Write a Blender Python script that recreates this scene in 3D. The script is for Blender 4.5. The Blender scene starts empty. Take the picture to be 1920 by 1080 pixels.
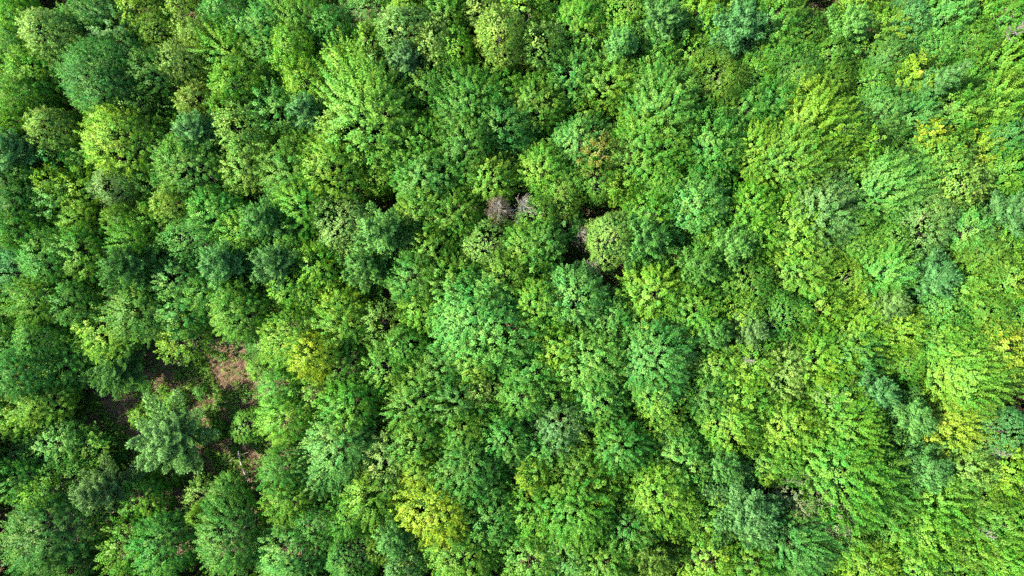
import bpy, math, random
import numpy as np
from mathutils import Matrix, Vector

# ------------------------------------------------------------------ camera, sky, sun, exposure
sc = bpy.context.scene
COL = sc.collection
RAD = math.radians
FPX = 1280.0                      # focal length in photo pixels (1920 wide)
CAM_Z = 97.0
TILT = RAD(4.0)
cam_d = bpy.data.cameras.new('camera'); cam = bpy.data.objects.new('camera', cam_d); COL.objects.link(cam)
cam_d.sensor_width = 36.0; cam_d.lens = 36.0 * FPX / 1920.0
cam_d.clip_end = 2000.0
cam.location = (0, 0, CAM_Z); cam.rotation_euler = (TILT, 0, 0)
sc.camera = cam

SUN_EL, SUN_AZ = RAD(47), RAD(186)        # azimuth measured from +X, counter clockwise (sun stands on the left)
w = bpy.data.worlds.new('World'); sc.world = w; w.use_nodes = True
nt = w.node_tree
sky = nt.nodes.new('ShaderNodeTexSky'); sky.sky_type = 'NISHITA'; sky.sun_disc = False
sky.sun_elevation = SUN_EL; sky.sun_rotation = math.pi / 2 - SUN_AZ
nt.nodes['Background'].inputs['Strength'].default_value = 0.125
nt.links.new(sky.outputs['Color'], nt.nodes['Background'].inputs['Color'])
sun_d = bpy.data.lights.new('sun', 'SUN'); sun = bpy.data.objects.new('sun', sun_d); COL.objects.link(sun)
sun_d.energy = 5.0; sun_d.angle = RAD(0.5); sun_d.color = (1.0, 0.93, 0.79)
sdir = Vector((math.cos(SUN_EL) * math.cos(SUN_AZ), math.cos(SUN_EL) * math.sin(SUN_AZ), math.sin(SUN_EL)))
sun.rotation_euler = sdir.to_track_quat('Z', 'Y').to_euler(); sun.location = sdir * 120

vs = sc.view_settings
vs.view_transform = 'Standard'; vs.look = 'None'; vs.gamma = 1.0; vs.use_curve_mapping = False
vs.exposure = 1.88
cy = sc.cycles
cy.max_bounces = 4; cy.diffuse_bounces = 3; cy.transmission_bounces = 2; cy.glossy_bounces = 1
cy.use_denoising = False; cy.adaptive_threshold = 0.03

rng = np.random.default_rng(11)
random.seed(5)
R3 = Matrix.Rotation(TILT, 3, 'X')

def at(px, py, z):
    """world point at height z seen at photo pixel (px, py)"""
    d = R3 @ Vector(((px - 960) / FPX, -(py - 540) / FPX, -1.0))
    t = (z - CAM_Z) / d.z
    return Vector((0, 0, CAM_Z)) + d * t

def metres(rpx, px, py, z):
    return rpx * (CAM_Z - z) / FPX

# ------------------------------------------------------------------ materials
def new_mat(name):
    m = bpy.data.materials.new(name); m.use_nodes = True
    m.node_tree.nodes.clear()
    return m, m.node_tree.nodes, m.node_tree.links

def leaf_material(name, transl=0.30, smooth=2.0, sheen=.018, hue_j=0.075, val_j=0.5):
    m, N, L = new_mat(name)
    out = N.new('ShaderNodeOutputMaterial')
    oi = N.new('ShaderNodeObjectInfo')
    at_ = N.new('ShaderNodeAttribute'); at_.attribute_name = 'leaf'
    sep = N.new('ShaderNodeSeparateXYZ'); L.new(at_.outputs['Vector'], sep.inputs[0])
    hsv = N.new('ShaderNodeHueSaturation')
    L.new(oi.outputs['Color'], hsv.inputs['Color'])
    # hue from the shoot's own random, value from the leaf's
    mh = N.new('ShaderNodeMath'); mh.operation = 'MULTIPLY_ADD'
    mh.inputs[1].default_value = -hue_j; mh.inputs[2].default_value = 0.5 + hue_j * 0.5
    hm = N.new('ShaderNodeMath'); hm.operation = 'ADD'; L.new(sep.outputs['Y'], hm.inputs[0]); L.new(sep.outputs['Z'], hm.inputs[1])
    hh = N.new('ShaderNodeMath'); hh.operation = 'MULTIPLY'; hh.inputs[1].default_value = .5; L.new(hm.outputs[0], hh.inputs[0]); L.new(hh.outputs[0], mh.inputs[0]); L.new(mh.outputs[0], hsv.inputs['Hue'])
    mv = N.new('ShaderNodeMath'); mv.operation = 'MULTIPLY_ADD'
    mv.inputs[1].default_value = val_j; mv.inputs[2].default_value = 1.0 - val_j * 0.5
    L.new(sep.outputs['X'], mv.inputs[0])
    mv2 = N.new('ShaderNodeMath'); mv2.operation = 'MULTIPLY_ADD'
    mv2.inputs[1].default_value = 0.35; mv2.inputs[2].default_value = 0.82
    L.new(sep.outputs['Z'], mv2.inputs[0])
    mm = N.new('ShaderNodeMath'); mm.operation = 'MULTIPLY'
    L.new(mv.outputs[0], mm.inputs[0]); L.new(mv2.outputs[0], mm.inputs[1])
    L.new(mm.outputs[0], hsv.inputs['Value'])
    dif = N.new('ShaderNodeBsdfDiffuse'); L.new(hsv.outputs['Color'], dif.inputs['Color'])
    tr = N.new('ShaderNodeBsdfTranslucent')
    hs2 = N.new('ShaderNodeHueSaturation'); hs2.inputs['Hue'].default_value = 0.485
    hs2.inputs['Saturation'].default_value = 1.1; hs2.inputs['Value'].default_value = 1.25
    L.new(hsv.outputs['Color'], hs2.inputs['Color']); L.new(hs2.outputs['Color'], tr.inputs['Color'])
    mix = N.new('ShaderNodeMixShader'); mix.inputs[0].default_value = transl
    L.new(dif.outputs[0], mix.inputs[1]); L.new(tr.outputs[0], mix.inputs[2])
    # leaves of a shoot share the shoot's rounded form: blend each leaf's own normal with it
    an = N.new('ShaderNodeAttribute'); an.attribute_name = 'form'
    vt = N.new('ShaderNodeVectorTransform'); vt.vector_type = 'NORMAL'; vt.convert_from = 'OBJECT'; vt.convert_to = 'WORLD'
    L.new(an.outputs['Vector'], vt.inputs[0])
    ge = N.new('ShaderNodeNewGeometry')
    sc_ = N.new('ShaderNodeVectorMath'); sc_.operation = 'SCALE'; sc_.inputs['Scale'].default_value = smooth
    L.new(vt.outputs[0], sc_.inputs[0])
    ad = N.new('ShaderNodeVectorMath'); ad.operation = 'ADD'
    L.new(sc_.outputs[0], ad.inputs[0]); L.new(ge.outputs['Normal'], ad.inputs[1])
    nm = N.new('ShaderNodeVectorMath'); nm.operation = 'NORMALIZE'; L.new(ad.outputs[0], nm.inputs[0])
    L.new(nm.outputs[0], dif.inputs['Normal'])
    gl = N.new('ShaderNodeBsdfGlossy'); gl.inputs['Roughness'].default_value = .6; gl.inputs['Color'].default_value = (.9, .95, .8, 1)
    L.new(nm.outputs[0], gl.inputs['Normal'])
    mg = N.new('ShaderNodeMixShader'); mg.inputs[0].default_value = sheen
    L.new(mix.outputs[0], mg.inputs[1]); L.new(gl.outputs[0], mg.inputs[2])
    L.new(mg.outputs[0], out.inputs['Surface'])
    return m

def bark_material(name, a, b, scale=6.0):
    m, N, L = new_mat(name)
    out = N.new('ShaderNodeOutputMaterial'); p = N.new('ShaderNodeBsdfPrincipled')
    p.inputs['Roughness'].default_value = 0.9
    tc = N.new('ShaderNodeTexCoord'); no = N.new('ShaderNodeTexNoise')
    no.inputs['Scale'].default_value = scale; no.inputs['Detail'].default_value = 5
    L.new(tc.outputs['Object'], no.inputs['Vector'])
    cr = N.new('ShaderNodeValToRGB')
    cr.color_ramp.elements[0].position = 0.35; cr.color_ramp.elements[0].color = (*a, 1)
    cr.color_ramp.elements[1].position = 0.65; cr.color_ramp.elements[1].color = (*b, 1)
    L.new(no.outputs['Fac'], cr.inputs[0]); L.new(cr.outputs[0], p.inputs['Base Color'])
    bp = N.new('ShaderNodeBump'); bp.inputs['Strength'].default_value = 0.6; bp.inputs['Distance'].default_value = 0.05
    L.new(no.outputs['Fac'], bp.inputs['Height']); L.new(bp.outputs[0], p.inputs['Normal'])
    L.new(p.outputs[0], out.inputs['Surface'])
    return m

M_LEAF = leaf_material('leaf')
M_NEEDLE = leaf_material('needle', transl=0.3, hue_j=0.03, val_j=0.5)
M_LITTER = leaf_material('dead_leaf', transl=0.15, smooth=.5, sheen=0.0, hue_j=0.05, val_j=0.9)
M_BARK = bark_material('bark', (0.05, 0.04, 0.03), (0.14, 0.115, 0.09))
M_DEADBARK = bark_material('dead_bark', (0.088, 0.078, 0.060), (0.19, 0.175, 0.145))
M_BIRCH = bark_material('birch_bark', (0.20, 0.19, 0.18), (0.46, 0.45, 0.43), 3.0)

def ground_material():
    m, N, L = new_mat('forest_floor')
    out = N.new('ShaderNodeOutputMaterial'); p = N.new('ShaderNodeBsdfPrincipled')
    p.inputs['Roughness'].default_value = 0.95
    tc = N.new('ShaderNodeTexCoord')
    n1 = N.new('ShaderNodeTexNoise'); n1.inputs['Scale'].default_value = 0.35; n1.inputs['Detail'].default_value = 8; n1.inputs['Roughness'].default_value = 0.7
    n2 = N.new('ShaderNodeTexNoise'); n2.inputs['Scale'].default_value = 4.0; n2.inputs['Detail'].default_value = 8; n2.inputs['Roughness'].default_value = 0.75
    L.new(tc.outputs['Object'], n1.inputs['Vector']); L.new(tc.outputs['Object'], n2.inputs['Vector'])
    c1 = N.new('ShaderNodeValToRGB')
    e = c1.color_ramp.elements
    e[0].position = 0.38; e[0].color = (0.085, 0.052, 0.033, 1)
    e[1].position = 0.62; e[1].color = (0.075, 0.085, 0.022, 1)
    k = e.new(0.5); k.color = (0.145, 0.100, 0.066, 1)
    L.new(n1.outputs['Fac'], c1.inputs[0])
    c2 = N.new('ShaderNodeValToRGB')
    c2.color_ramp.elements[0].position = 0.33; c2.color_ramp.elements[0].color = (0.35, 0.33, 0.3, 1)
    c2.color_ramp.elements[1].position = 0.68; c2.color_ramp.elements[1].color = (1.5, 1.42, 1.3, 1)
    L.new(n2.outputs['Fac'], c2.inputs[0])
    mx = N.new('ShaderNodeMixRGB'); mx.blend_type = 'MULTIPLY'; mx.inputs[0].default_value = 1
    L.new(c1.outputs[0], mx.inputs[1]); L.new(c2.outputs[0], mx.inputs[2])
    L.new(mx.outputs[0], p.inputs['Base Color'])
    bp = N.new('ShaderNodeBump'); bp.inputs['Strength'].default_value = 0.9; bp.inputs['Distance'].default_value = 0.15
    L.new(n2.outputs['Fac'], bp.inputs['Height']); L.new(bp.outputs[0], p.inputs['Normal'])
    L.new(p.outputs[0], out.inputs['Surface'])
    return m

# ------------------------------------------------------------------ mesh helpers
def quad_mesh(name, V, A, mat):
    A, F = A[:, :3], A[:, 3:]
    """V (n,4,3) quads, A (n,3) per-face attribute"""
    n = len(V)
    me = bpy.data.meshes.new(name)
    me.vertices.add(n * 4); me.vertices.foreach_set('co', V.reshape(-1).astype(np.float32))
    me.loops.add(n * 4); me.loops.foreach_set('vertex_index', np.arange(n * 4, dtype=np.int32))
    me.polygons.add(n)
    me.polygons.foreach_set('loop_start', np.arange(0, n * 4, 4, dtype=np.int32))
    a = me.attributes.new('leaf', 'FLOAT_VECTOR', 'FACE'); a.data.foreach_set('vector', np.ascontiguousarray(A).reshape(-1).astype(np.float32))
    f = me.attributes.new('form', 'FLOAT_VECTOR', 'FACE'); f.data.foreach_set('vector', np.ascontiguousarray(F).reshape(-1).astype(np.float32))
    me.materials.append(mat); me.update(calc_edges=True)
    return me

def nrm(v):
    return v / np.maximum(np.linalg.norm(v, axis=-1, keepdims=True), 1e-9)

def shoots(P, D, L, W, n, ll, lw, tone=None, spread=(1.15, 0.15), body=None):
    """leafy shoots: P base points (m,3), D axes, L lengths, W half widths; n leaves each -> quads"""
    m = len(P)
    L = np.broadcast_to(L, (m,)); W = np.broadcast_to(W, (m,))
    D = nrm(D)
    ref = np.where(np.abs(D[:, 2:3]) > 0.9, np.array([[1.0, 0, 0]]), np.array([[0, 0, 1.0]]))
    U = nrm(np.cross(D, ref)); T = np.cross(D, U)
    s = (np.arange(n)[None, :] + rng.random((m, n))) / n
    a = np.arange(n)[None, :] * 2.39996 + rng.random((m, 1)) * 6.28 + rng.normal(0, .3, (m, n))
    rad = (np.cos(a)[..., None] * U[:, None] + np.sin(a)[..., None] * T[:, None])
    wid = W[:, None] * (1.0 - 0.75 * s ** 1.5)
    base = P[:, None] + D[:, None] * (L[:, None] * s)[..., None] + rad * (wid * rng.uniform(0.1, 0.75, (m, n)))[..., None]
    phi = spread[1] + (spread[0] - spread[1]) * s + rng.normal(0, .28, (m, n))
    d = nrm(rad * np.cos(phi)[..., None] + D[:, None] * np.sin(phi)[..., None])
    nn = nrm(D[:, None] * np.cos(phi)[..., None] - rad * np.sin(phi)[..., None] + rng.normal(0, .35, (m, n, 3)))
    side = nrm(np.cross(d, nn))
    k = rng.uniform(0.7, 1.25, (m, n, 1))
    hl = d * ll * k; hw = side * lw * k * 0.5
    droop = np.zeros_like(base); droop[..., 2] = -0.12 * ll
    V = np.stack([base, base + hl * 0.5 + hw, base + hl + droop, base + hl * 0.5 - hw], axis=2)
    form = nrm(rad * (1 - .6 * s)[..., None] + D[:, None] * (.25 + .75 * s)[..., None])
    if body is not None: form = form * .62 + body[:, None] * .55
    form = nrm(form)
    A = np.stack([rng.random((m, n)), np.broadcast_to(rng.random((m, 1)), (m, n)),
                  np.broadcast_to((rng.random((m, 1)) if tone is None else tone[:, None]), (m, n))], axis=2)
    A = np.concatenate([A, form], axis=2)
    return V.reshape(-1, 4, 3), A.reshape(-1, 6)

class Tubes:
    """tapered tubes joined in one mesh"""
    def __init__(s): s.v = []; s.f = []
    def add(s, pts, r0, r1, k=6):
        pts = [Vector(p) for p in pts]; n = len(pts); b = len(s.v)
        for i, p in enumerate(pts):
            t = (pts[min(i + 1, n - 1)] - pts[max(i - 1, 0)]).normalized()
            u = t.cross(Vector((0.31, 0.95, 0.05))).normalized() if abs(t.z) > .5 else t.cross(Vector((0, 0, 1))).normalized()
            q = t.cross(u); r = r0 + (r1 - r0) * i / (n - 1)
            for j in range(k):
                a = 2 * math.pi * j / k
                s.v.append(p + (u * math.cos(a) + q * math.sin(a)) * r)
        for i in range(n - 1):
            for j in range(k):
                s.f.append((b + i * k + j, b + i * k + (j + 1) % k, b + (i + 1) * k + (j + 1) % k, b + (i + 1) * k + j))
        s.f.append(tuple(b + j for j in reversed(range(k)))); s.f.append(tuple(b + (n - 1) * k + j for j in range(k)))
    def mesh(s, name, mat):
        me = bpy.data.meshes.new(name); me.from_pydata([tuple(v) for v in s.v], [], s.f)
        me.materials.append(mat); me.polygons.foreach_set('use_smooth', [True] * len(me.polygons)); me.update()
        return me

def wobble(p0, p1, n, j):
    p0, p1 = Vector(p0), Vector(p1)
    return [p0.lerp(p1, i / (n - 1)) + (Vector((random.gauss(0, j), random.gauss(0, j), random.gauss(0, j * .5))) if 0 < i < n - 1 else Vector((0, 0, 0))) for i in range(n)]

# ------------------------------------------------------------------ crown variants (built once, shared by the copies)
H0 = 15.0
def hemi(m, low=-0.3):
    z = rng.uniform(low, 1.0, m); a = rng.uniform(0, 6.283, m); q = np.sqrt(1 - z * z)
    return np.stack([q * np.cos(a), q * np.sin(a), z], 1)

FORMS = {  # dome rise, dome rise per radius, base height, lobe size, lobe amplitude, shoot spacing, up, L, W, leaves, leaf length, leaf width
 'maple':  (3.0, .46, 8.2, 1.35, 1.00, .74, 1.1, 1.20, .37, 46, .20, .14),
 'plume':  (2.9, .46, 8.0, 1.35, .90, .74, 1.4, 2.00, .32, 62, .20, .13),
 'puffy':  (5.0, .50, 6.8, 1.15, 1.05, .46, .25, .55, .30, 17, .22, .16),
 'fine':   (3.0, .28, 8.5, 1.10, .75, .36, .5, .42, .22, 14, .15, .115),
 'sparse': (3.4, .40, 8.2, 1.20, 1.0, .58, .5, .75, .30, 18, .20, .14),
}
def broadleaf(form, R):
    """returns (leaf quads, attributes, lobe centres): leafy shoots over a lobed dome, with a thinner layer inside"""
    z0, zk, zb, lobe, amp, sp, up, L, W, n, ll, lw = FORMS[form]
    zr = z0 + zk * min(R, 3.5)
    E = np.array([R, R, zr]) - np.array([1, 1, .6]) * (amp * .55 + .3)
    area = 2 * math.pi * R * (R + zr) * .62
    # lobes
    k = max(7, int(area / (lobe * lobe * 2.3)))
    Cd = hemi(k * 3, -.55); keep = []
    for c in Cd:
        if all(np.linalg.norm((c - Cd[j]) * E) > lobe * 1.15 for j in keep): keep.append(len(keep)) if False else keep.append(int(np.where((Cd == c).all(1))[0][0]))
    Cd = Cd[keep]; Cp = Cd * E; ca = amp * rng.uniform(.55, 1.25, len(Cd)); cr = lobe * rng.uniform(.85, 1.4, len(Cd))
    ca = ca * np.where(rng.random(len(Cd)) < .15, 1.55, 1.0)
    lop1, lop2 = rng.uniform(0, 6.28, 2)
    def surface(m, shrink):
        nr = hemi(int(m * 1.25), -.5)
        P = nr * E
        w_ = nrm(nr / E); dens = np.linalg.norm(nr * np.array([zr, zr, R]), axis=1) / max(R, zr)
        P = P[rng.random(len(P)) < np.clip(dens, .45, 1)]
        # spread the points evenly
        cell = {}; ok = []
        q = sp * .58
        for i, p in enumerate(P):
            key = tuple((p // q).astype(int))
            if all(np.sum((P[j] - p) ** 2) > q * q for dx in (-1, 0, 1) for dy in (-1, 0, 1) for dz in (-1, 0, 1) for j in cell.get((key[0] + dx, key[1] + dy, key[2] + dz), ())):
                cell.setdefault(key, []).append(i); ok.append(i)
        P = P[ok]
        d = np.linalg.norm(P[:, None] - Cp[None], axis=2) / cr[None]
        bump = np.clip(1 - d * d, -.35, 1) * ca[None]
        own = np.argmax(bump, axis=1); h = bump[np.arange(len(P)), own]
        N = nrm(P / (E * E))
        th = np.arctan2(P[:, 1], P[:, 0])
        lk = 1.5 if R > 3.5 else 1.0
        lop = 1 + lk * (.13 * np.cos(th - lop1) + .11 * np.cos(2 * th - lop2) + .09 * np.cos(3 * th + lop1 + lop2))
        Q = P * np.stack([lop, lop, np.ones(len(P))], 1) * shrink + N * h[:, None]
        lobe_n = nrm(N * .8 + nrm(P - Cp[own]) * np.clip(d[np.arange(len(P)), own], 0, 1)[:, None] * .9)
        return Q, N, lobe_n, own
    m = int(area / (sp * sp) * 4.6)
    Q, N, ln, own = surface(m, 1.0)
    if form == 'sparse':
        gone = rng.random(len(Cd)) < .10
        sel = ~gone[own] & (rng.random(len(Q)) > .22); Q, N, ln, own = Q[sel], N[sel], ln[sel], own[sel]
    Qi, Ni, lni, owni = surface(int(m * .6), .84)
    sel = rng.random(len(Qi)) < (.30 if form != 'sparse' else .3); Qi, Ni, lni, owni = Qi[sel], Ni[sel], lni[sel], owni[sel]
    if form in ('maple', 'plume', 'puffy'):          # inner foliage that closes the crown seen from above
        g = np.arange(-R, R, .66); gx_, gy_ = [q.ravel() + rng.uniform(-.2, .2, q.size) for q in np.meshgrid(g, g)]
        rr = np.hypot(gx_, gy_) / R; ok = rr < .9; gx_, gy_, rr = gx_[ok], gy_[ok], rr[ok]
        F = np.stack([gx_, gy_, E[2] * .92 * np.sqrt(1 - rr * rr) - .55 - (.5 if form == 'plume' else 0)], 1)
        Qi = np.concatenate([Qi, F]); Nf = nrm(F / (E * E)); Ni = np.concatenate([Ni, Nf]); lni = np.concatenate([lni, Nf])
        owni = np.concatenate([owni, np.argmin(np.linalg.norm(F[:, None] - Cp[None], axis=2), axis=1)])
    Q, N, ln, own = np.concatenate([Q, Qi]), np.concatenate([N, Ni]), np.concatenate([ln, lni]), np.concatenate([own, owni])
    Q = Q + np.array([0, 0, zb]) + rng.normal(0, .10, Q.shape)
    tone = np.clip(rng.random(len(Cd))[own] * .55 + rng.random(len(Q)) * .45, 0, 1)
    D = ln * .8 + np.array([0, 0, up]) + N * np.array([.3, .3, 0]) + rng.normal(0, .16, ln.shape)
    V, A = shoots(Q, D, L * rng.uniform(.7, 1.25, len(Q)), W * rng.uniform(.8, 1.2, len(Q)), n, ll, lw, tone,
                  body=nrm(ln * .8 + N * .45))
    return V, A, Cp + np.array([0, 0, zb - .3])

def trunk_mesh(name, C, mat=None, top=None):
    t = Tubes(); top = top or float(C[:, 2].max()) - 1.3
    sway = Vector((random.uniform(-.5, .5), random.uniform(-.5, .5), 0))
    spine = [Vector((0, 0, -.3)), Vector((0, 0, 2.5)) + sway * .2, Vector((0, 0, 6)) + sway * .6, Vector((0, 0, 9)) + sway, Vector((0, 0, top)) + sway * 1.2]
    t.add(spine, .26, .05, 8)
    for c in C[:: max(1, len(C) // 26)]:
        c = Vector(c); c = Vector((c.x * .8, c.y * .8, c.z - .9)); z0 = max(4.5, min(c.z - 1.2 - .5 * math.hypot(c.x, c.y), top - 1))
        p = Vector((0, 0, z0)) + sway * (z0 / 9)
        mid = p.lerp(c, .5) + Vector((0, 0, -.35))
        t.add([p, mid, c + Vector((0, 0, .3))], .085, .02, 5)
    return t.mesh(name, mat or M_BARK)

VAR = {}
def add_variants(form, radii, seeds):
    for R in radii:
        for s in range(seeds):
            V, A, C = broadleaf(form, R)
            VAR.setdefault(form, []).append((R, quad_mesh('crown', V, A, M_LEAF), trunk_mesh('trunk', C)))
add_variants('maple', (1.6, 2.4, 3.2), 4)
add_variants('maple', (4.2, 5.4), 3)
add_variants('plume', (2.4, 3.4, 4.6), 3)
add_variants('puffy', (1.7, 2.5, 3.4), 4)
add_variants('fine', (1.7, 2.6, 3.6), 3)
add_variants('sparse', (1.7, 2.8, 4.2), 2)

# conifer boughs
def bough(Lb):
    Ps, Ds, Ls = [], [], []
    st = max(4, int(Lb / .30))
    curve = lambda s: np.array([Lb * s, 0, .10 * Lb * s * s])
    for i in range(st):
        s = (i + .7) / st
        if s < .12: continue
        bl = .30 * Lb * (1 - s) ** .7 + .24
        for sg in (-1, 1):
            ang = RAD(random.uniform(38, 58)) * sg
            d = np.array([math.cos(ang), math.sin(ang), .22 + random.gauss(0, .08)])
            k = max(1, int(bl / .34))
            for j in range(k):
                Ps.append(curve(s) + d * (bl * (j + .35) / k)); Ds.append(d + np.array([.25, 0, .45]) + np.random.default_rng(i * 7 + j).normal(0, .12, 3)); Ls.append(.5)
    for s in np.arange(.1, .8, .22 / Lb):
        Ps.append(curve(s)); Ds.append(np.array([1, random.uniform(-.3, .3), .6])); Ls.append(.42)
    for s in (.82, .9, .97):
        Ps.append(curve(s)); Ds.append(np.array([1, 0, .5])); Ls.append(.6)
    V, A = shoots(np.array(Ps), np.array(Ds), np.array(Ls) * 1.3, 0.13, 22, .25, .11, spread=(1.0, .45))
    t = Tubes()
    return quad_mesh('bough', V, A, M_NEEDLE)
BOUGH = {L: [bough(L) for _ in range(3)] for L in (1.0, 1.7, 2.6, 3.6, 4.8)}
def leader_mesh(hgt):
    P = np.array([[0, 0, z] for z in np.linspace(hgt * .80, hgt * .985, 9)])
    a = np.arange(9) * 2.4
    D = np.stack([np.cos(a) * .8, np.sin(a) * .8, np.full(9, .9)], 1); D[-1] = (0, 0, 1)
    V, A = shoots(P, D, .6, .12, 26, .24, .05, spread=(1.0, .5))
    return quad_mesh('crown', V, A, M_NEEDLE)
LEADER = leader_mesh(H0)
def conifer_trunk():
    t = Tubes(); t.add(wobble((0, 0, -.3), (0, 0, H0 * .97), 6, .06), .24, .03, 8)
    return t.mesh('trunk', M_BARK)
CTRUNK = conifer_trunk()

# ------------------------------------------------------------------ palette (leaf base colours)
PAL = {
 'g': (.068, .205, .019), 'b': (.080, .246, .015), 'l': (.114, .278, .022), 'y': (.130, .282, .019),
 'Y': (.178, .305, .017), 'p': (.150, .295, .047), 'd': (.052, .172, .020), 'c': (.064, .215, .026),
 't': (.076, .235, .046), 'm': (.088, .268, .038), 'o': (.090, .205, .014), 's': (.100, .225, .050),
 'r': (.180, .180, .030), 'k': (.130, .165, .070), 'f': (.080, .235, .019), 'M': (.135, .335, .070),
}
CNAME = {'g': 'mid green', 'b': 'vivid green', 'l': 'light green', 'y': 'yellow green', 'Y': 'yellow', 'p': 'pale green', 'd': 'dark green',
         'c': 'cool green', 't': 'blue green', 'm': 'mint green', 'o': 'olive green', 's': 'grey green', 'r': 'orange brown', 'k': 'grey brown', 'f': 'fresh green', 'M': 'pale mint'}
FNAME = {'maple': 'tufted broadleaf tree', 'plume': 'feathery broadleaf tree', 'puffy': 'billowy broadleaf tree', 'fine': 'fine-leaved domed tree',
         'sparse': 'thin-crowned broadleaf tree', 'pine': 'feathery conifer', 'spire': 'narrow conifer', 'dead': 'bare dead tree'}

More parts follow.
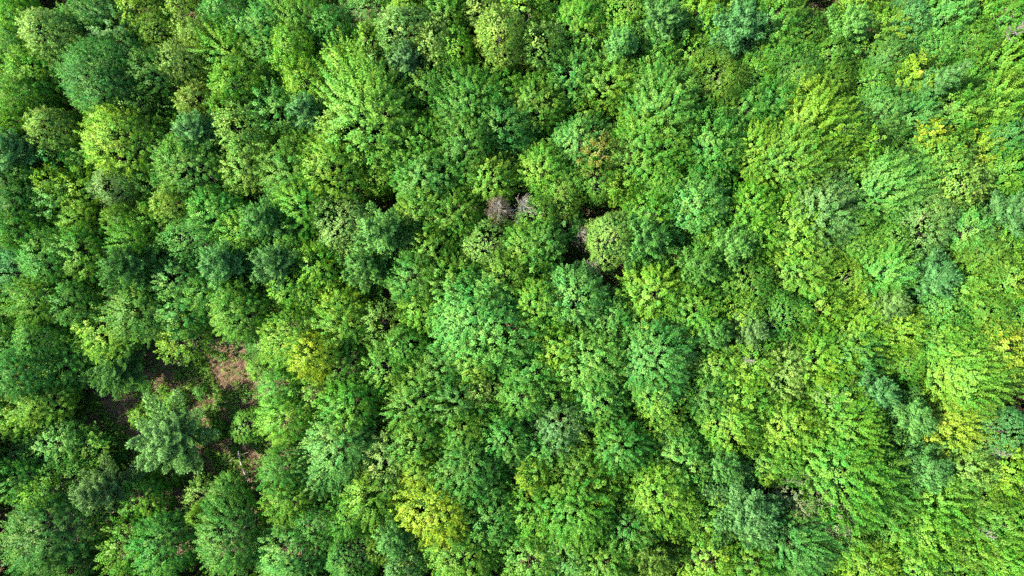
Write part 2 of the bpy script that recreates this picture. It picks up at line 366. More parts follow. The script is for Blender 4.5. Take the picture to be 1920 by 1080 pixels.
# x y r form colour [dh] [@label of a landmark | short phrase others refer to it by]
TREES = '''
30 25 46 maple b
90 62 52 puffy p @pale billowy tree lit on its left at the upper left corner|the pale corner tree
33 68 34 maple d
135 52 40 maple g
180 22 44 maple d
215 52 38 plume t -1
260 20 42 puffy y @yellow billowy tree at the top edge, with an olive tree below|the yellow top-edge tree
297 58 46 fine o
342 22 36 sparse p
366 62 36 puffy p
425 12 46 puffy m
462 55 36 puffy m
420 98 48 plume b
342 122 44 puffy p 1
30 100 36 fine c
62 135 52 maple b -1
35 178 42 maple f
112 115 30 sparse p @pale pinkish sparse tree leaning against a big dark green crown, upper left|the pinkish sparse tree
185 142 74 maple c 1
287 132 46 maple d
248 190 38 puffy p
222 252 70 maple l 1
82 196 22 puffy p
97 240 50 puffy p
20 225 38 puffy f
25 285 50 pine t
108 290 30 puffy c -1
155 290 34 maple f -1
95 335 26 puffy y
150 350 36 maple l
207 345 40 fine s @grey green round tree above a small olive dome, left|the grey green round tree
272 332 40 maple g -1
365 185 40 puffy p
316 196 26 fine d -2
378 250 46 pine t @blue green pine above a wide light green crown, upper left|the blue green upper-left pine
350 310 66 maple c
312 250 28 maple l -1
440 150 44 puffy l 1
425 200 34 puffy f
450 243 44 puffy p 1
472 120 30 puffy p
460 315 46 maple p
415 283 34 maple g -1
10 335 36 maple d -1
55 330 34 puffy d -2
500 42 46 maple c
560 40 46 plume f
552 88 46 puffy l
620 48 36 puffy c
692 24 46 fine t @fine blue green tree hanging at the top edge, left of pale domes|the blue green top-edge tree
640 82 36 sparse c -1
692 82 34 puffy l
755 58 48 puffy p 2
762 14 38 puffy y
836 26 42 maple f
816 82 38 puffy p 2
856 96 42 puffy l 1
905 10 38 puffy p
940 66 48 puffy p 3 @tallest pale yellow-green billowy tree near the top edge, left of its twin|the tall pale tree
508 92 38 maple f
575 148 46 maple y
650 126 34 maple y
505 165 36 maple l
714 112 28 puffy p 1
762 120 40 pine s @greyish pine beside a small pale dome, upper middle|the greyish upper pine
690 200 84 plume l 1 @very large light green feathery tree with pale tips, upper left of centre|the very large feathery tree
516 200 40 maple m
580 215 38 pine t
560 266 34 maple o
520 286 36 plume f
622 308 56 maple l
545 322 46 plume g
710 336 30 fine y
805 165 38 maple c
790 262 54 plume f
880 192 60 plume c
880 268 56 maple d
950 168 40 maple f
940 232 46 maple c
800 330 56 maple c
920 330 42 maple l
758 305 40 plume f
845 140 30 maple d -2
985 22 38 puffy l
1012 78 38 puffy p 3 @slim pale yellow-green billowy tree, right twin of the tall pale one|the slim pale twin
1085 45 52 maple b
1110 10 34 fine c
1180 20 48 fine l
1170 58 30 maple l
1240 45 54 pine t
1320 30 42 maple y
1385 50 62 pine t @wide blue green pine near the top edge, above an olive dome|the wide top pine
1162 92 26 pine m 2
1128 98 28 sparse s
1080 130 46 maple c
1236 108 46 maple b
1300 105 36 sparse l
1150 152 46 plume l
1207 148 32 plume y
1250 188 64 plume m 1 @bright mint feathery tree left of the olive dome|the bright mint tree
1350 148 54 fine o 1 @smooth olive green dome with fine leaves, upper right of centre|the olive dome
1425 140 46 fine b
1000 190 54 maple f
1100 215 26 sparse o
1085 262 50 maple m
1128 280 28 sparse r 4 @orange brown turning tree, the only orange one, above centre|the orange tree
1222 272 74 maple f
1020 312 40 maple l
1120 336 38 fine g
1167 346 25 maple y 2 @small yellow green tree just below right of the orange brown one|the small tree below the orange one
1246 342 44 fine b
1340 268 60 maple c
1400 202 50 maple c
1420 282 52 maple l
1312 346 42 maple c
1060 346 38 fine f
975 262 36 maple g -1
1460 36 46 maple f
1500 78 54 fine f
1464 98 42 fine f
1590 55 46 pine m @mint green pine near the top edge, left of a yellowish tree|the mint top pine
1656 56 48 maple y @yellowish tufted tree near the top edge, right of a mint pine|the yellowish top tree
1620 8 30 maple y
1706 36 46 fine t
1780 26 52 maple m
1836 22 32 maple l
1892 32 46 maple b
1666 106 48 fine t
1756 86 44 fine m
1822 82 48 fine f
1735 130 27 maple Y 3 @small bright yellow tree beside a narrow dark conifer, upper right|the small bright yellow tree
1772 146 30 spire t 4 @narrow dark conifer lying toward the upper right, beside a yellow tree|the narrow conifer
1697 162 38 maple y
1893 108 50 plume l
1908 55 30 dead k 2 @bare dead tree of dark twigs at the upper right edge|the bare edge tree
1556 106 36 fine f
1562 150 42 fine o
1500 146 42 fine c
1636 156 38 fine f
1460 186 42 maple c
1820 152 40 maple b
1652 206 52 fine t
1585 242 50 fine f
1672 250 42 fine g
1532 222 66 plume y 1 @large yellow green feathery tree, right of upper centre|the large yellow green feathery tree
1490 292 64 plume l 1
1870 192 50 plume l
1800 202 50 maple f
1715 216 42 plume m
1646 262 22 puffy l 2
1755 246 24 maple Y 2
1770 300 56 puffy l
1838 275 34 maple Y 1 @yellow crown on a light green tree near the right edge|the yellow right crown
1790 345 56 puffy p
1892 256 40 maple t
1900 315 44 maple f
1672 340 64 plume m 1 @large tree with pale mint tips fanning right, above a grey green dome|the pale-tipped fan tree
1592 308 38 fine f
1700 270 34 maple c -1
1858 322 28 fine t -1
30 388 42 maple d
100 376 36 maple m
78 402 30 fine b
213 402 28 fine o 2 @small olive dome below the grey green round tree, left|the small olive dome
238 408 30 fine s
320 382 34 puffy p @pale cream-yellow billowy tree right of an olive dome, left|the cream-yellow tree
35 432 46 puffy c
148 412 34 maple l
277 420 32 maple l
246 446 30 plume b
150 470 50 maple b
90 482 50 maple c @cool green tree with cream-tipped tufts, left edge at mid height|the cream-tipped tree
360 442 50 fine m @mint green round fine-leaved tree, left of a dark gap|the mint round tree
18 500 38 maple t
242 500 54 pine d @dark green pine with upright tufts, left of centre at mid height|the dark pine
65 560 46 maple f
330 520 42 maple m
420 495 44 pine t
400 402 50 maple m
456 432 42 maple l
385 546 34 maple g -1
430 556 34 maple l
190 608 66 maple l -5
130 562 38 maple c
335 586 50 maple m -2
252 580 38 plume g
446 588 48 maple f
65 632 36 fine c
26 640 40 maple c -2
112 676 52 maple f -6
340 634 46 sparse y -3 @yellowish thin-crowned tree hanging over the top of the brown clearing|the tree above the clearing
220 692 54 pine m -7 @blue green pine with bare trunk showing, upper left of brown clearing|the clearing-edge pine
25 700 48 maple c
500 416 44 pine t
570 386 46 plume b
640 420 60 fine p @wide pale fine-leaved tree left of a mint pine, left of centre|the wide pale tree
545 422 36 maple c
520 495 50 pine t
596 496 46 maple l
716 440 60 pine m @large mint green pine with upright tufts, left of centre|the large mint pine
688 502 42 pine c
790 400 44 maple o
850 405 52 maple b
808 470 40 maple l
776 520 46 maple c
850 530 44 plume f
910 462 50 fine p @pale grey-green fine crown just below the brown dead conifer|the pale fine crown
540 545 36 maple l
580 556 38 fine f
640 570 36 maple y
934 388 25 deadpine k 2 @brown dead conifer, left of a pair near the centre|the brown dead conifer
550 638 56 maple l
588 662 48 maple Y 1 @yellow-topped tree at the left of centre, right of clearing|the yellow-topped tree
640 616 54 maple l
715 606 40 sparse p
755 646 37 fine m 1 @smooth mint dome below left of centre|the smooth mint dome
790 580 42 maple l
900 600 84 maple m 1 @very large green tree with pale mint tufts at the image centre|the very large centre tree
720 690 46 maple f
640 690 40 maple g -1
890 672 46 maple l
945 520 42 maple l
830 690 42 maple c
480 520 30 maple g -1
492 640 30 maple d -2
982 385 32 dead k 3 @grey bare dead tree, right of the brown dead conifer|the grey dead tree
1012 398 36 fine f
1060 368 36 fine o
1062 420 22 maple m -1
1018 456 38 maple m
984 462 42 maple l
1146 442 48 fine p @pale fine-leaved round tree right of the dark gap near centre|the pale gap tree
1216 450 56 pine c
1222 400 44 maple b
1310 386 50 maple m
1322 422 42 maple b
1366 462 46 pine m @mint pine with long plumes, right of centre|the mint plume pine
1310 502 50 pine c
1356 516 26 plume b 1
1410 390 52 maple b
1428 440 40 maple b
1400 522 60 fine g @wide smooth deep green fine-leaved tree, right of centre|the wide smooth tree
1080 558 50 maple m
1000 502 26 maple l
1010 576 50 maple l
1230 552 50 plume l
1310 592 52 maple b
1210 612 36 maple y
1150 602 50 maple c
1395 592 42 puffy l
1402 622 36 pine s
1332 626 36 pine c
1290 642 32 maple y -1
1050 652 42 maple y
1110 672 64 maple m
1226 672 64 plume m
1004 692 44 maple c
1346 692 44 maple l
1420 682 48 maple y
1302 702 36 plume c -1
1090 440 30 dead k -3 @tangle of bare dead branches in a dark gap, right of centre|the tangle in the gap
1112 500 28 dead k -3
960 560 30 maple c -1
1490 432 60 maple l
1546 390 54 plume s
1510 510 46 plume l
1546 476 40 fine o
1606 420 42 fine f
1622 456 44 fine l
1676 446 36 fine f
1592 526 46 fine y @yellow green fine dome, the brightest of the right-hand domes|the yellow green dome
1740 410 58 fine s 1 @large grey green dome with fine leaves near the right edge|the large grey green dome
1815 430 44 maple m
1886 402 48 pine t
1672 510 44 plume m
1740 520 54 pine t
1806 540 44 plume l
1852 482 42 fine o
1896 522 46 maple l
1470 592 52 fine c
1550 566 36 maple l
1660 572 38 pine s
1766 578 40 fine m 1 @smooth mint oval dome over a dark gap, right side|the mint oval dome
1716 598 30 fine m
1620 622 60 plume y
1692 622 40 plume y
1766 642 52 maple f
1850 592 50 fine f
1902 590 40 maple f
1880 652 50 maple Y 2 @yellow tree at the right edge, below mid height|the yellow edge tree
1830 642 36 maple f
1540 672 52 plume y
1602 662 44 plume c
1466 692 50 maple p
1702 682 46 fine f
1815 700 68 plume l 1 @large light green feathery tree near the right edge, fanning right|the large right-hand feathery tree
1435 560 34 fine c -1
1890 462 34 maple l
60 756 56 maple l -4
12 775 42 maple l -4
92 834 50 maple m -7
160 840 34 maple l -8
318 822 70 pine M -5 @pale mint pine standing alone in the brown clearing|the lone pale pine
460 798 32 fine f -8
312 884 26 fine l -7
30 905 40 maple c -3
112 912 46 sparse c -3
62 935 26 sparse y 0
182 922 40 pine s -2 @grey green conifer below the clearing, left|the grey green conifer
258 938 40 maple b -5
182 988 32 sparse l -2
82 1014 68 maple d
225 1032 40 maple f -2
302 1024 54 maple c -1
376 932 34 sparse p -5
426 930 34 maple f -5
364 968 20 fine y 1
432 1014 64 maple c 1 @large round cool green tree at the bottom edge, left of a dark strip|the large round bottom tree
20 860 30 maple d -5
130 1062 40 fine d -4
536 788 46 maple l
522 732 34 maple m
590 742 52 maple y
652 762 48 maple f
636 836 54 plume m 1 @bright mint tree with heavy clumps, right of clearing|the heavy mint tree
782 752 60 plume f
852 756 32 plume m
902 736 38 fine p
530 882 48 maple c
596 892 38 plume t -1
540 932 44 maple l
726 862 48 maple p
782 830 44 maple f
790 886 28 maple Y 1
692 932 36 plume l @light green feathery tree left of a dark hole, bottom|the tree left of the hole
876 882 70 maple c
870 816 44 maple f
946 822 40 maple m 1
980 746 38 maple m 1
820 960 58 maple Y 1 @largest bright yellow tree, near the bottom edge left of centre|the largest yellow tree
742 1006 34 pine m
660 972 42 fine f
600 982 48 fine c
652 1050 44 fine c
714 1030 32 fine o
752 1068 34 fine t
540 1042 56 maple m
862 1042 56 maple f
922 972 48 maple c
780 1048 24 sparse p
910 780 36 maple f -1
1030 736 36 maple f
1050 802 44 maple s
1020 852 42 plume m
975 862 34 fine t -1
1118 745 50 maple m
1242 756 54 sparse y
1332 746 34 plume c
1120 826 38 plume l
1166 842 42 plume c
1390 742 48 maple y
1372 792 52 maple l
1268 820 34 maple c -1
1282 868 56 maple m
1352 872 36 pine c
1090 882 46 maple o
1000 896 22 maple Y 3 @tiny yellow tree above the vivid green crowns, bottom middle|the tiny yellow tree
1000 962 60 maple b
1090 962 64 plume b 1
1242 930 62 maple l
1162 936 36 sparse y
1182 992 44 plume c
1322 966 46 maple l
1402 962 68 pine t 1 @large blue green pine near the bottom edge, right of centre|the large bottom pine
1332 1050 48 maple l
1222 1042 52 pine o
1070 1042 50 maple m
1140 1062 42 plume f
1000 1052 48 maple f
1412 1058 44 plume b
1440 870 42 maple f
1480 796 56 maple l
1570 752 46 maple s
1636 736 42 pine t
1702 782 44 pine t
1602 802 60 plume b
1782 792 60 plume Y @yellow green feathery tree, lower right, right of dark pines|the yellow feathery tree
1882 802 46 fine t 1 @dark blue green smooth tree at the right edge, lower down|the dark smooth edge tree
1602 892 74 plume b 1 @largest vivid green feathery tree, lower right, fanning right|the largest vivid feathery tree
1722 872 58 pine t @blue green pine with plumes fanning right, lower right|the fan pine
1812 872 48 maple p
1770 942 50 plume l
1672 932 46 plume c
1846 932 34 fine o
1892 882 48 maple y
1500 932 50 sparse k @grey brown thin-crowned tree, lower right|the grey brown tree
1560 966 42 sparse k
1502 1022 62 plume c
1480 872 42 fine f
1590 1012 48 maple l
1670 1004 48 maple f
1750 1004 48 maple l
1822 1018 44 maple l
1890 982 54 maple b
1640 1064 44 maple y
1722 1066 46 maple l
1792 1064 44 maple f
1888 1052 50 maple b
1420 760 34 maple l -1
1530 842 36 maple f -1
1866 846 22 dead k
1842 998 18 dead k
1400 676 18 dead k 1
1540 344 22 dead k -2
'''

def parse():
    out = []
    for ln in TREES.strip().splitlines():
        lab = None
        if '@' in ln:
            ln, lab = ln.split('@'); lab = lab.split('|')
        p = ln.split()
        out.append(dict(x=float(p[0]), y=float(p[1]), r=float(p[2]), form=p[3], col=p[4], dh=float(p[5]) if len(p) > 5 else 0.0,
                        full=lab[0].strip() if lab else None, short=lab[1].strip() if lab else None))
    return out
LIST = parse()

# ------------------------------------------------------------------ labels
def kind_of(t):
    if t['form'] in ('dead', 'deadpine'): return 'dead_tree', 'dead tree', 'dead trees in the forest'
    if t['form'] in ('pine', 'spire'): return 'conifer_tree', 'conifer', 'conifers among the broadleaf trees'
    if t['r'] <= 34: return 'sapling', 'sapling', 'small trees filling in between the crowns'
    return 'broadleaf_tree', 'broadleaf tree', 'broadleaf trees of the forest canopy'
def describe(t):
    f = FNAME[t['form'] if t['form'] != 'deadpine' else 'dead']
    s = 'large ' if t['r'] >= 58 else ('small ' if t['r'] <= 32 else '')
    return s + CNAME[t['col']] + ' ' + f
DIRS = ['right of', 'upper right of', 'above', 'upper left of', 'left of', 'lower left of', 'below', 'lower right of']
ORD = ['nearest', 'second', 'third', 'fourth', 'fifth', 'sixth', 'seventh', 'eighth', 'ninth']
marks = [t for t in LIST if t['short']]
sect = {}
for t in LIST:
    if t['full']: t['label'] = t['full']; continue
    m = min(marks, key=lambda q: math.hypot(q['x'] - t['x'], q['y'] - t['y']))
    a = math.degrees(math.atan2(-(t['y'] - m['y']), t['x'] - m['x'])) % 360
    sect.setdefault((m['short'], int((a + 22.5) // 45) % 8), []).append((math.hypot(t['x'] - m['x'], t['y'] - m['y']), t))
for (short, d), lst in sect.items():
    lst.sort(key=lambda q: q[0])
    for i, (_, t) in enumerate(lst):
        if len(lst) == 1: t['label'] = f"{describe(t)} {DIRS[d]} {short}"
        else: t['label'] = f"{describe(t)}, {ORD[i]} {DIRS[d]} {short}"

# ------------------------------------------------------------------ the ground
def floor_z(x, y):
    return 0.25 * math.sin(x * .11 + 1) * math.cos(y * .13) + .12 * math.sin(x * .37) * math.sin(y * .31 + 2)
def make_ground():
    S, n = 420.0, 141
    xs = np.linspace(-1, 1, n); g = np.sign(xs) * (np.abs(xs) ** 1.8) * S
    vs_ = [(x, y, floor_z(x, y) if max(abs(x), abs(y)) < 120 else 0.0) for y in g for x in g]
    fs = [(j * n + i, j * n + i + 1, (j + 1) * n + i + 1, (j + 1) * n + i) for j in range(n - 1) for i in range(n - 1)]
    me = bpy.data.meshes.new('ground'); me.from_pydata(vs_, [], fs)
    me.polygons.foreach_set('use_smooth', [True] * len(fs)); me.materials.append(ground_material())
    o = bpy.data.objects.new('ground', me); COL.objects.link(o); o['kind'] = 'structure'
make_ground()

# ------------------------------------------------------------------ tree placement
def link(o, parent=None):
    COL.objects.link(o)
    if parent: o.parent = parent
    return o
def root(name, t_or_label, cat, group, loc, rz=0.0, scale=(1, 1, 1)):
    o = bpy.data.objects.new(name, None); o.empty_display_size = .5
    o.location = loc; o.rotation_euler = (0, 0, rz); o.scale = scale
    o['label'] = t_or_label; o['category'] = cat
    if group: o['group'] = group
    return link(o)
def tint(col, j=.10):
    b = PAL[col]; k = random.uniform(1 - j, 1 + j)
    return (b[0] * k * random.uniform(.9, 1.12), b[1] * k, b[2] * k * random.uniform(.8, 1.25), 1)

def place_broadleaf(t):
    name, cat, grp = kind_of(t)
    h = 14.0 + t['r'] * .035 + t['dh'] * 1.2 + random.uniform(-1.3, 1.3)
    if t['form'] == 'puffy': h += 1.0
    zc = h * .71
    c = at(t['x'], t['y'], zc); R = metres(t['r'], 0, 0, zc) * (1.0 if t['x'] < 620 and t['form'] != 'plume' else 1.10)
    pool = sorted(VAR[t['form']], key=lambda v: abs(math.log(v[0] / R)))
    near = [v for v in VAR[t['form']] if abs(v[0] - pool[0][0]) < .01]
    Rv, crown, trunk = random.choice(near)
    k = R / Rv
    o = root(name, t['label'], cat, grp, (c.x, c.y, floor_z(c.x, c.y)), random.uniform(0, 6.28), (k * random.uniform(.94, 1.06), k * random.uniform(.94, 1.06), h / H0))
    link(bpy.data.objects.new('trunk', trunk), o)
    cr = link(bpy.data.objects.new('crown', crown), o); cr.color = tint(t['col'])
    return o

def place_conifer(t):
    name, cat, grp = kind_of(t)
    h = 15.0 + t['r'] * .03 + t['dh'] * 1.2 + random.uniform(-.5, .5)
    spire = t['form'] == 'spire'
    zc = h * (.72 if not spire else .75)
    c = at(t['x'], t['y'], zc); R = metres(t['r'], 0, 0, zc) * 1.12
    if spire: R = 1.35
    o = root(name, t['label'], cat, grp, (c.x, c.y, floor_z(c.x, c.y)), random.uniform(0, 6.28), (h / H0,) * 3)
    link(bpy.data.objects.new('trunk', CTRUNK), o)
    col = tint(t['col'])
    cr = link(bpy.data.objects.new('crown', LEADER), o); cr.color = col
    whorls = 7 if not spire else 9
    z0 = H0 * (.50 if not spire else .35)
    a0 = 0
    for i in range(whorls):
        u = i / (whorls - 1)
        z = z0 + (H0 * .93 - z0) * u
        n = 5 if u < .8 else 4
        a0 += .63
        for j in range(n):
            Lb = (R * (1 - u) ** .72 * random.uniform(.72, 1.2) + .5) / (h / H0)
            cls = min(BOUGH, key=lambda q: abs(math.log(q / Lb)))
            b = bpy.data.objects.new('bough', random.choice(BOUGH[cls]))
            s = Lb / cls
            b.location = (0, 0, z + random.uniform(-.25, .25)); b.scale = (s, s * random.uniform(.85, 1.1), s)
            el = RAD(4 + 40 * u + random.uniform(-6, 8)) if not spire else RAD(12 + 30 * u)
            b.rotation_euler = (random.uniform(-.2, .2), -el, a0 + 2 * math.pi * (j + random.uniform(-.18, .18)) / n)
            link(b, cr); kk = random.uniform(.9, 1.1); b.color = (col[0] * kk, col[1] * kk, col[2] * kk, 1)
    return o

def place_dead(t):
    name, cat, grp = kind_of(t)
    h = 15.0 + t['dh'] * 1.2
    zc = h * .8
    c = at(t['x'], t['y'], zc); R = metres(t['r'], 0, 0, zc)
    o = root(name, t['label'], cat, grp, (c.x, c.y, floor_z(c.x, c.y)), random.uniform(0, 6.28))
    tb = Tubes(); tb.add(wobble((0, 0, -.3), (random.uniform(-.4, .4), random.uniform(-.4, .4), h * .98), 7, .08), .2, .02, 7)
    link(bpy.data.objects.new('trunk', tb.mesh('trunk', M_DEADBARK)), o)
    n = 26
    for i in range(n):
        u = i / (n - 1); z = h * (.52 + .44 * u); a = i * 2.4 + random.uniform(-.3, .3)
        Lb = R * (1.15 - .85 * u) * random.uniform(.7, 1.15); el = RAD(15 + 45 * u)
        d = Vector((math.cos(a) * math.cos(el), math.sin(a) * math.cos(el), math.sin(el)))
        p0 = Vector((0, 0, z)); b = Tubes(); pts = wobble(p0, p0 + d * Lb, 4, .06 * Lb)
        b.add(pts, .075, .02, 5)
        for k in range(5):
            q = pts[1].lerp(pts[3], k / 5); aa = a + random.choice((-1, 1)) * random.uniform(.5, 1.1)
            e = Vector((math.cos(aa), math.sin(aa), random.uniform(.1, .9))).normalized()
            q2 = q + e * Lb * random.uniform(.25, .45)
            b.add(wobble(q, q2, 3, .03), .032, .010, 4)
        link(bpy.data.objects.new('branch', b.mesh('branch', M_DEADBARK)), o)
    if t['form'] == 'deadpine':       # withered needles still on the twigs
        m = 230; u = rng.random(m); a = rng.random(m) * 6.283; rr = R * (1.1 - .8 * u) * np.sqrt(rng.uniform(.15, 1, m))
        P = np.stack([rr * np.cos(a), rr * np.sin(a), h * (.6 + .36 * u)], 1)
        D = np.stack([np.cos(a), np.sin(a), rng.uniform(.1, 1, m)], 1)
        V, A = shoots(P, D, .4, .12, 12, .2, .03)
        f = link(bpy.data.objects.new('crown', quad_mesh('crown', V, A, M_LITTER)), o); f.color = (.125, .100, .066, 1)
    return o

for t in LIST:
    if t['form'] in VAR: place_broadleaf(t)
    elif t['form'] in ('pine', 'spire'): place_conifer(t)
    else: place_dead(t)

# ------------------------------------------------------------------ the same forest going on around the frame
def margin():
    cc, ct = bpy.data.collections.new('margin_crowns'), bpy.data.collections.new('margin_trunks')
    src = []
    for i, (form, j, col) in enumerate((('maple', 9, 'f'), ('maple', 12, 'l'), ('maple', 5, 'c'), ('puffy', 8, 'p'), ('fine', 6, 'g'), ('plume', 4, 'b'), ('maple', 10, 'm'), ('puffy', 5, 'f'))):
        R, cm, tm = VAR[form][j]
        a = bpy.data.objects.new('margin_crown_%d' % i, cm); a.color = (*PAL[col], 1); cc.objects.link(a)
        b = bpy.data.objects.new('margin_trunk_%d' % i, tm); ct.objects.link(b); src.append(R)
    pts, idx, scl, rot = [], [], [], []
    for gx_ in np.arange(-720, 2660, 78):
        for gy_ in np.arange(-720, 1830, 78):
            x, y = gx_ + random.uniform(-18, 18), gy_ + random.uniform(-18, 18)
            k = random.randrange(8); rp = 46
            if -28 < x < 1948 and -28 < y < 1108: continue
            p = at(x, y, 11.0); pts.append((p.x, p.y, 0)); idx.append(k); s_ = 3.3 / src[k] * random.uniform(.85, 1.15); scl.append((s_, s_, random.uniform(.9, 1.08))); rot.append((0, 0, random.uniform(0, 6.28)))
    me = bpy.data.meshes.new('surrounding_forest'); me.from_pydata(pts, [], [])
    me.attributes.new('idx', 'INT', 'POINT').data.foreach_set('value', idx)
    me.attributes.new('scl', 'FLOAT_VECTOR', 'POINT').data.foreach_set('vector', np.array(scl).reshape(-1))
    me.attributes.new('rot', 'FLOAT_VECTOR', 'POINT').data.foreach_set('vector', np.array(rot).reshape(-1))
    o = link(bpy.data.objects.new('surrounding_forest', me)); o['kind'] = 'stuff'
    o['label'] = 'mass of green tree crowns running on beyond the edges of the frame'; o['category'] = 'forest'; o.color = (.078, .235, .019, 1)
    g = bpy.data.node_groups.new('surrounding_forest', 'GeometryNodeTree')
    g.interface.new_socket('Geometry', in_out='INPUT', socket_type='NodeSocketGeometry')
    g.interface.new_socket('Geometry', in_out='OUTPUT', socket_type='NodeSocketGeometry')
    N, L = g.nodes, g.links
    gi, go, jn = N.new('NodeGroupInput'), N.new('NodeGroupOutput'), N.new('GeometryNodeJoinGeometry')
    def attr(nm, ty):
        a = N.new('GeometryNodeInputNamedAttribute'); a.data_type = ty; a.inputs['Name'].default_value = nm
        return next(q for q in a.outputs if q.enabled and q.name == 'Attribute')
    for c in (cc, ct):
        ci = N.new('GeometryNodeCollectionInfo'); ci.inputs['Collection'].default_value = c
        ci.inputs['Separate Children'].default_value = True; ci.inputs['Reset Children'].default_value = True
        ip = N.new('GeometryNodeInstanceOnPoints'); ip.inputs['Pick Instance'].default_value = True
        L.new(gi.outputs[0], ip.inputs['Points']); L.new(ci.outputs[0], ip.inputs['Instance'])
        L.new(attr('idx', 'INT'), ip.inputs['Instance Index']); L.new(attr('scl', 'FLOAT_VECTOR'), ip.inputs['Scale']); L.new(attr('rot', 'FLOAT_VECTOR'), ip.inputs['Rotation'])
        L.new(ip.outputs[0], jn.inputs[0])
    L.new(jn.outputs[0], go.inputs[0])
    o.modifiers.new('trees', 'NODES').node_group = g
margin()

# ------------------------------------------------------------------ the brown clearing
CLEAR = [(120, 745), (250, 722), (320, 690), (400, 660), (470, 664), (492, 760), (505, 880), (440, 905), (320, 912), (190, 890), (150, 810)]
CLW = [at(x, y, 0) for x, y in CLEAR]
def in_clearing(x, y):
    ins = False; n = len(CLW)
    for i in range(n):
        a, b = CLW[i], CLW[i - 1]
        if (a.y > y) != (b.y > y) and x < (b.x - a.x) * (y - a.y) / (b.y - a.y) + a.x: ins = not ins
    return ins

def stuff(name, me, label, cat, col):
    o = link(bpy.data.objects.new(name, me)); o['kind'] = 'stuff'; o['label'] = label; o['category'] = cat; o.color = (*col, 1)
    return o

# undergrowth under the canopy
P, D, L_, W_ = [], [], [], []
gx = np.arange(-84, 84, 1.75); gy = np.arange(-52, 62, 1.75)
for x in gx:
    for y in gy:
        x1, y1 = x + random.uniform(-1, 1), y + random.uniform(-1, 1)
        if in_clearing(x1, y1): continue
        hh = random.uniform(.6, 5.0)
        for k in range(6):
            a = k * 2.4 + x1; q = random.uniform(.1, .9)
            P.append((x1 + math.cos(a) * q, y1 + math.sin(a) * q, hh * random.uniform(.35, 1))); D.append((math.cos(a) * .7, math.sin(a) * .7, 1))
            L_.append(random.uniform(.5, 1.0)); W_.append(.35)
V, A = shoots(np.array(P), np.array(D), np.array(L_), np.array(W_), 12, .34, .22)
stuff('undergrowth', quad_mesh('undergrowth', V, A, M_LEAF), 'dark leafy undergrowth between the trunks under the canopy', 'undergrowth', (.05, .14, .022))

# litter and low plants in the clearing
def scatter(n, ok):
    xs = [p.x for p in CLW]; ys = [p.y for p in CLW]; out = []
    while len(out) < n:
        x, y = random.uniform(min(xs) - 2, max(xs) + 2), random.uniform(min(ys) - 2, max(ys) + 2)
        if in_clearing(x, y) and ok(x, y): out.append((x, y, floor_z(x, y)))
    return np.array(out)
def patch(x, y): return math.sin(x * .62 + 1.3) * math.cos(y * .71 + .4) + .5 * math.sin(x * 1.7 + y * 1.3)
pts = scatter(4200, lambda x, y: patch(x, y) < .35 or random.random() < .15)
D = rng.normal(0, .5, pts.shape) + np.array([0, 0, .7])
V, A = shoots(pts, D, .35, .22, 8, .26, .06, spread=(.9, .1))
stuff('dead_bracken', quad_mesh('dead_bracken', V, A, M_LITTER), 'reddish brown dead bracken and litter on the clearing floor', 'dead bracken', (.185, .128, .078))
pts = scatter(3200, lambda x, y: patch(x, y) > .05 or random.random() < .12)
V, A = shoots(pts, rng.normal(0, .35, pts.shape) + np.array([0, 0, 1]), rng.uniform(.3, .9, len(pts)), .3, 16, .22, .12)
stuff('ground_cover', quad_mesh('ground_cover', V, A, M_LEAF), 'bright green low plants in patches on the clearing floor', 'ground cover', (.11, .255, .024))

def shrub(px, py, rpx, hgt, col, label):
    p = at(px, py, hgt * .6); R = metres(rpx, 0, 0, hgt * .6)
    o = root('shrub', label, 'shrub', 'shrubs in the clearing', (p.x, p.y, floor_z(p.x, p.y)))
    m = int(46 * R * R) + 20
    nr = hemi(m, 0.0); Pp = nr * np.array([R, R, hgt * .8]) * (rng.uniform(.5, 1, (m, 1))) + np.array([0, 0, hgt * .15])
    V, A = shoots(Pp, nr + np.array([0, 0, .8]), .6, .24, 18, .2, .12)
    c = link(bpy.data.objects.new('crown', quad_mesh('crown', V, A, M_LEAF)), o); c.color = (*PAL[col], 1)
    t = Tubes()
    for k in range(6):
        a = k * 1.05; t.add(wobble((0, 0, -.1), (math.cos(a) * R * .6, math.sin(a) * R * .6, hgt * .7), 3, .05), .04, .012, 5)
    link(bpy.data.objects.new('stem', t.mesh('stem', M_BARK)), o)
shrub(330, 752, 22, 2.2, 'b', 'vivid green shrub just above the lone pale pine in the clearing')
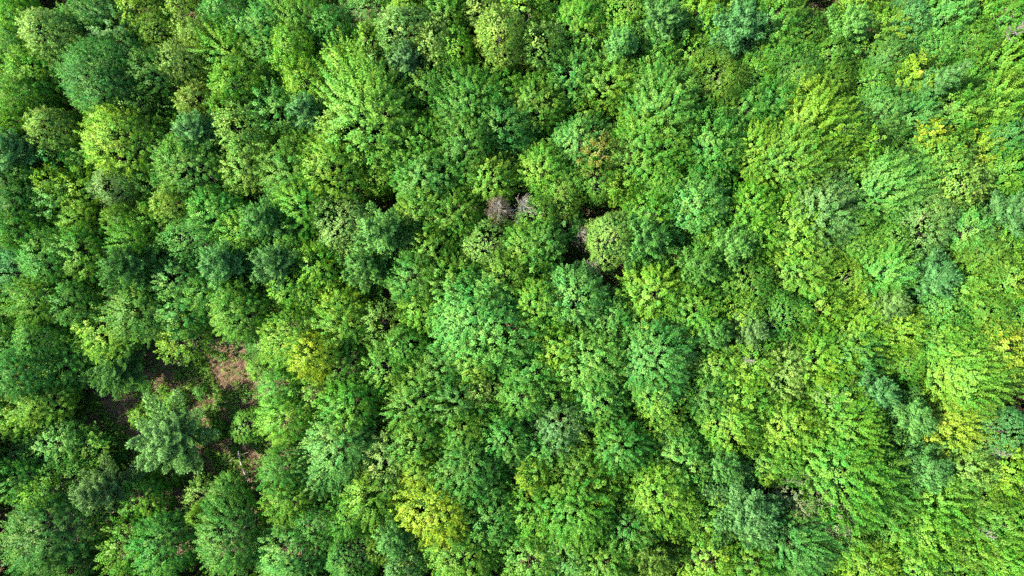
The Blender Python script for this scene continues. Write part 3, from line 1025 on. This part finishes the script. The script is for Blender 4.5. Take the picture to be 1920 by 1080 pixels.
shrub(268, 778, 24, 1.4, 'l', 'low light green shrub left of the lone pale pine')
shrub(378, 735, 13, 1.2, 'c', 'small cool green shrub among brown litter at the top of the clearing')
shrub(412, 805, 18, 1.6, 'b', 'green shrub at the right side of the lone pale pine')
shrub(488, 690, 26, 5.0, 'l', 'light green bush at the right end of the brown clearing')
shrub(215, 860, 24, 1.6, 'g', 'dark shrub at the shaded lower left of the clearing')

# fallen wood
def fallen(name, pts, r0, r1, mat, label, cat, twigs=0):
    W = [at(x, y, z) for x, y, z in pts]
    o = root(name, label, cat, None, (W[0].x, W[0].y, 0))
    t = Tubes(); t.add([p - Vector((W[0].x, W[0].y, 0)) for p in W], r0, r1, 8)
    link(bpy.data.objects.new('trunk', t.mesh('trunk', mat)), o)
    for k in range(twigs):
        a = W[1].lerp(W[-1], k / max(1, twigs)) - Vector((W[0].x, W[0].y, 0)); b = Tubes()
        e = Vector((random.uniform(-1, 1), random.uniform(-1, 1), random.uniform(.1, .5))).normalized()
        b.add(wobble(a, a + e * random.uniform(.7, 1.6), 4, .05), .03, .008, 5)
        link(bpy.data.objects.new('branch', b.mesh('branch', mat)), o)
fallen('fallen_log', [(447, 846, .9), (450, 864, .6), (456, 882, .4), (464, 900, .3)], .105, .055, M_BIRCH, 'white curved birch log lying at the lower right of the clearing', 'log')
fallen('fallen_branch', [(424, 868, .3), (445, 856, .9), (465, 848, 1.0), (490, 838, 1.2)], .05, .025, M_DEADBARK, 'thin pale branch crossing the top of the white log', 'branch', 2)
fallen('fallen_branch', [(432, 806, .9), (450, 800, 1.4), (478, 788, 1.6)], .05, .02, M_DEADBARK, 'thin pale branch lying over green plants right of the lone pine', 'branch', 2)
fallen('fallen_branch', [(192, 806, .2), (212, 795, .3), (234, 785, .4)], .07, .03, M_DEADBARK, 'dead grey branch in the dark hollow left of the lone pine', 'branch', 5)
fallen('fallen_branch', [(385, 770, .2), (405, 757, .3), (420, 745, .3)], .06, .03, M_DEADBARK, 'dead branch on brown litter in the upper right of the clearing', 'branch', 5)
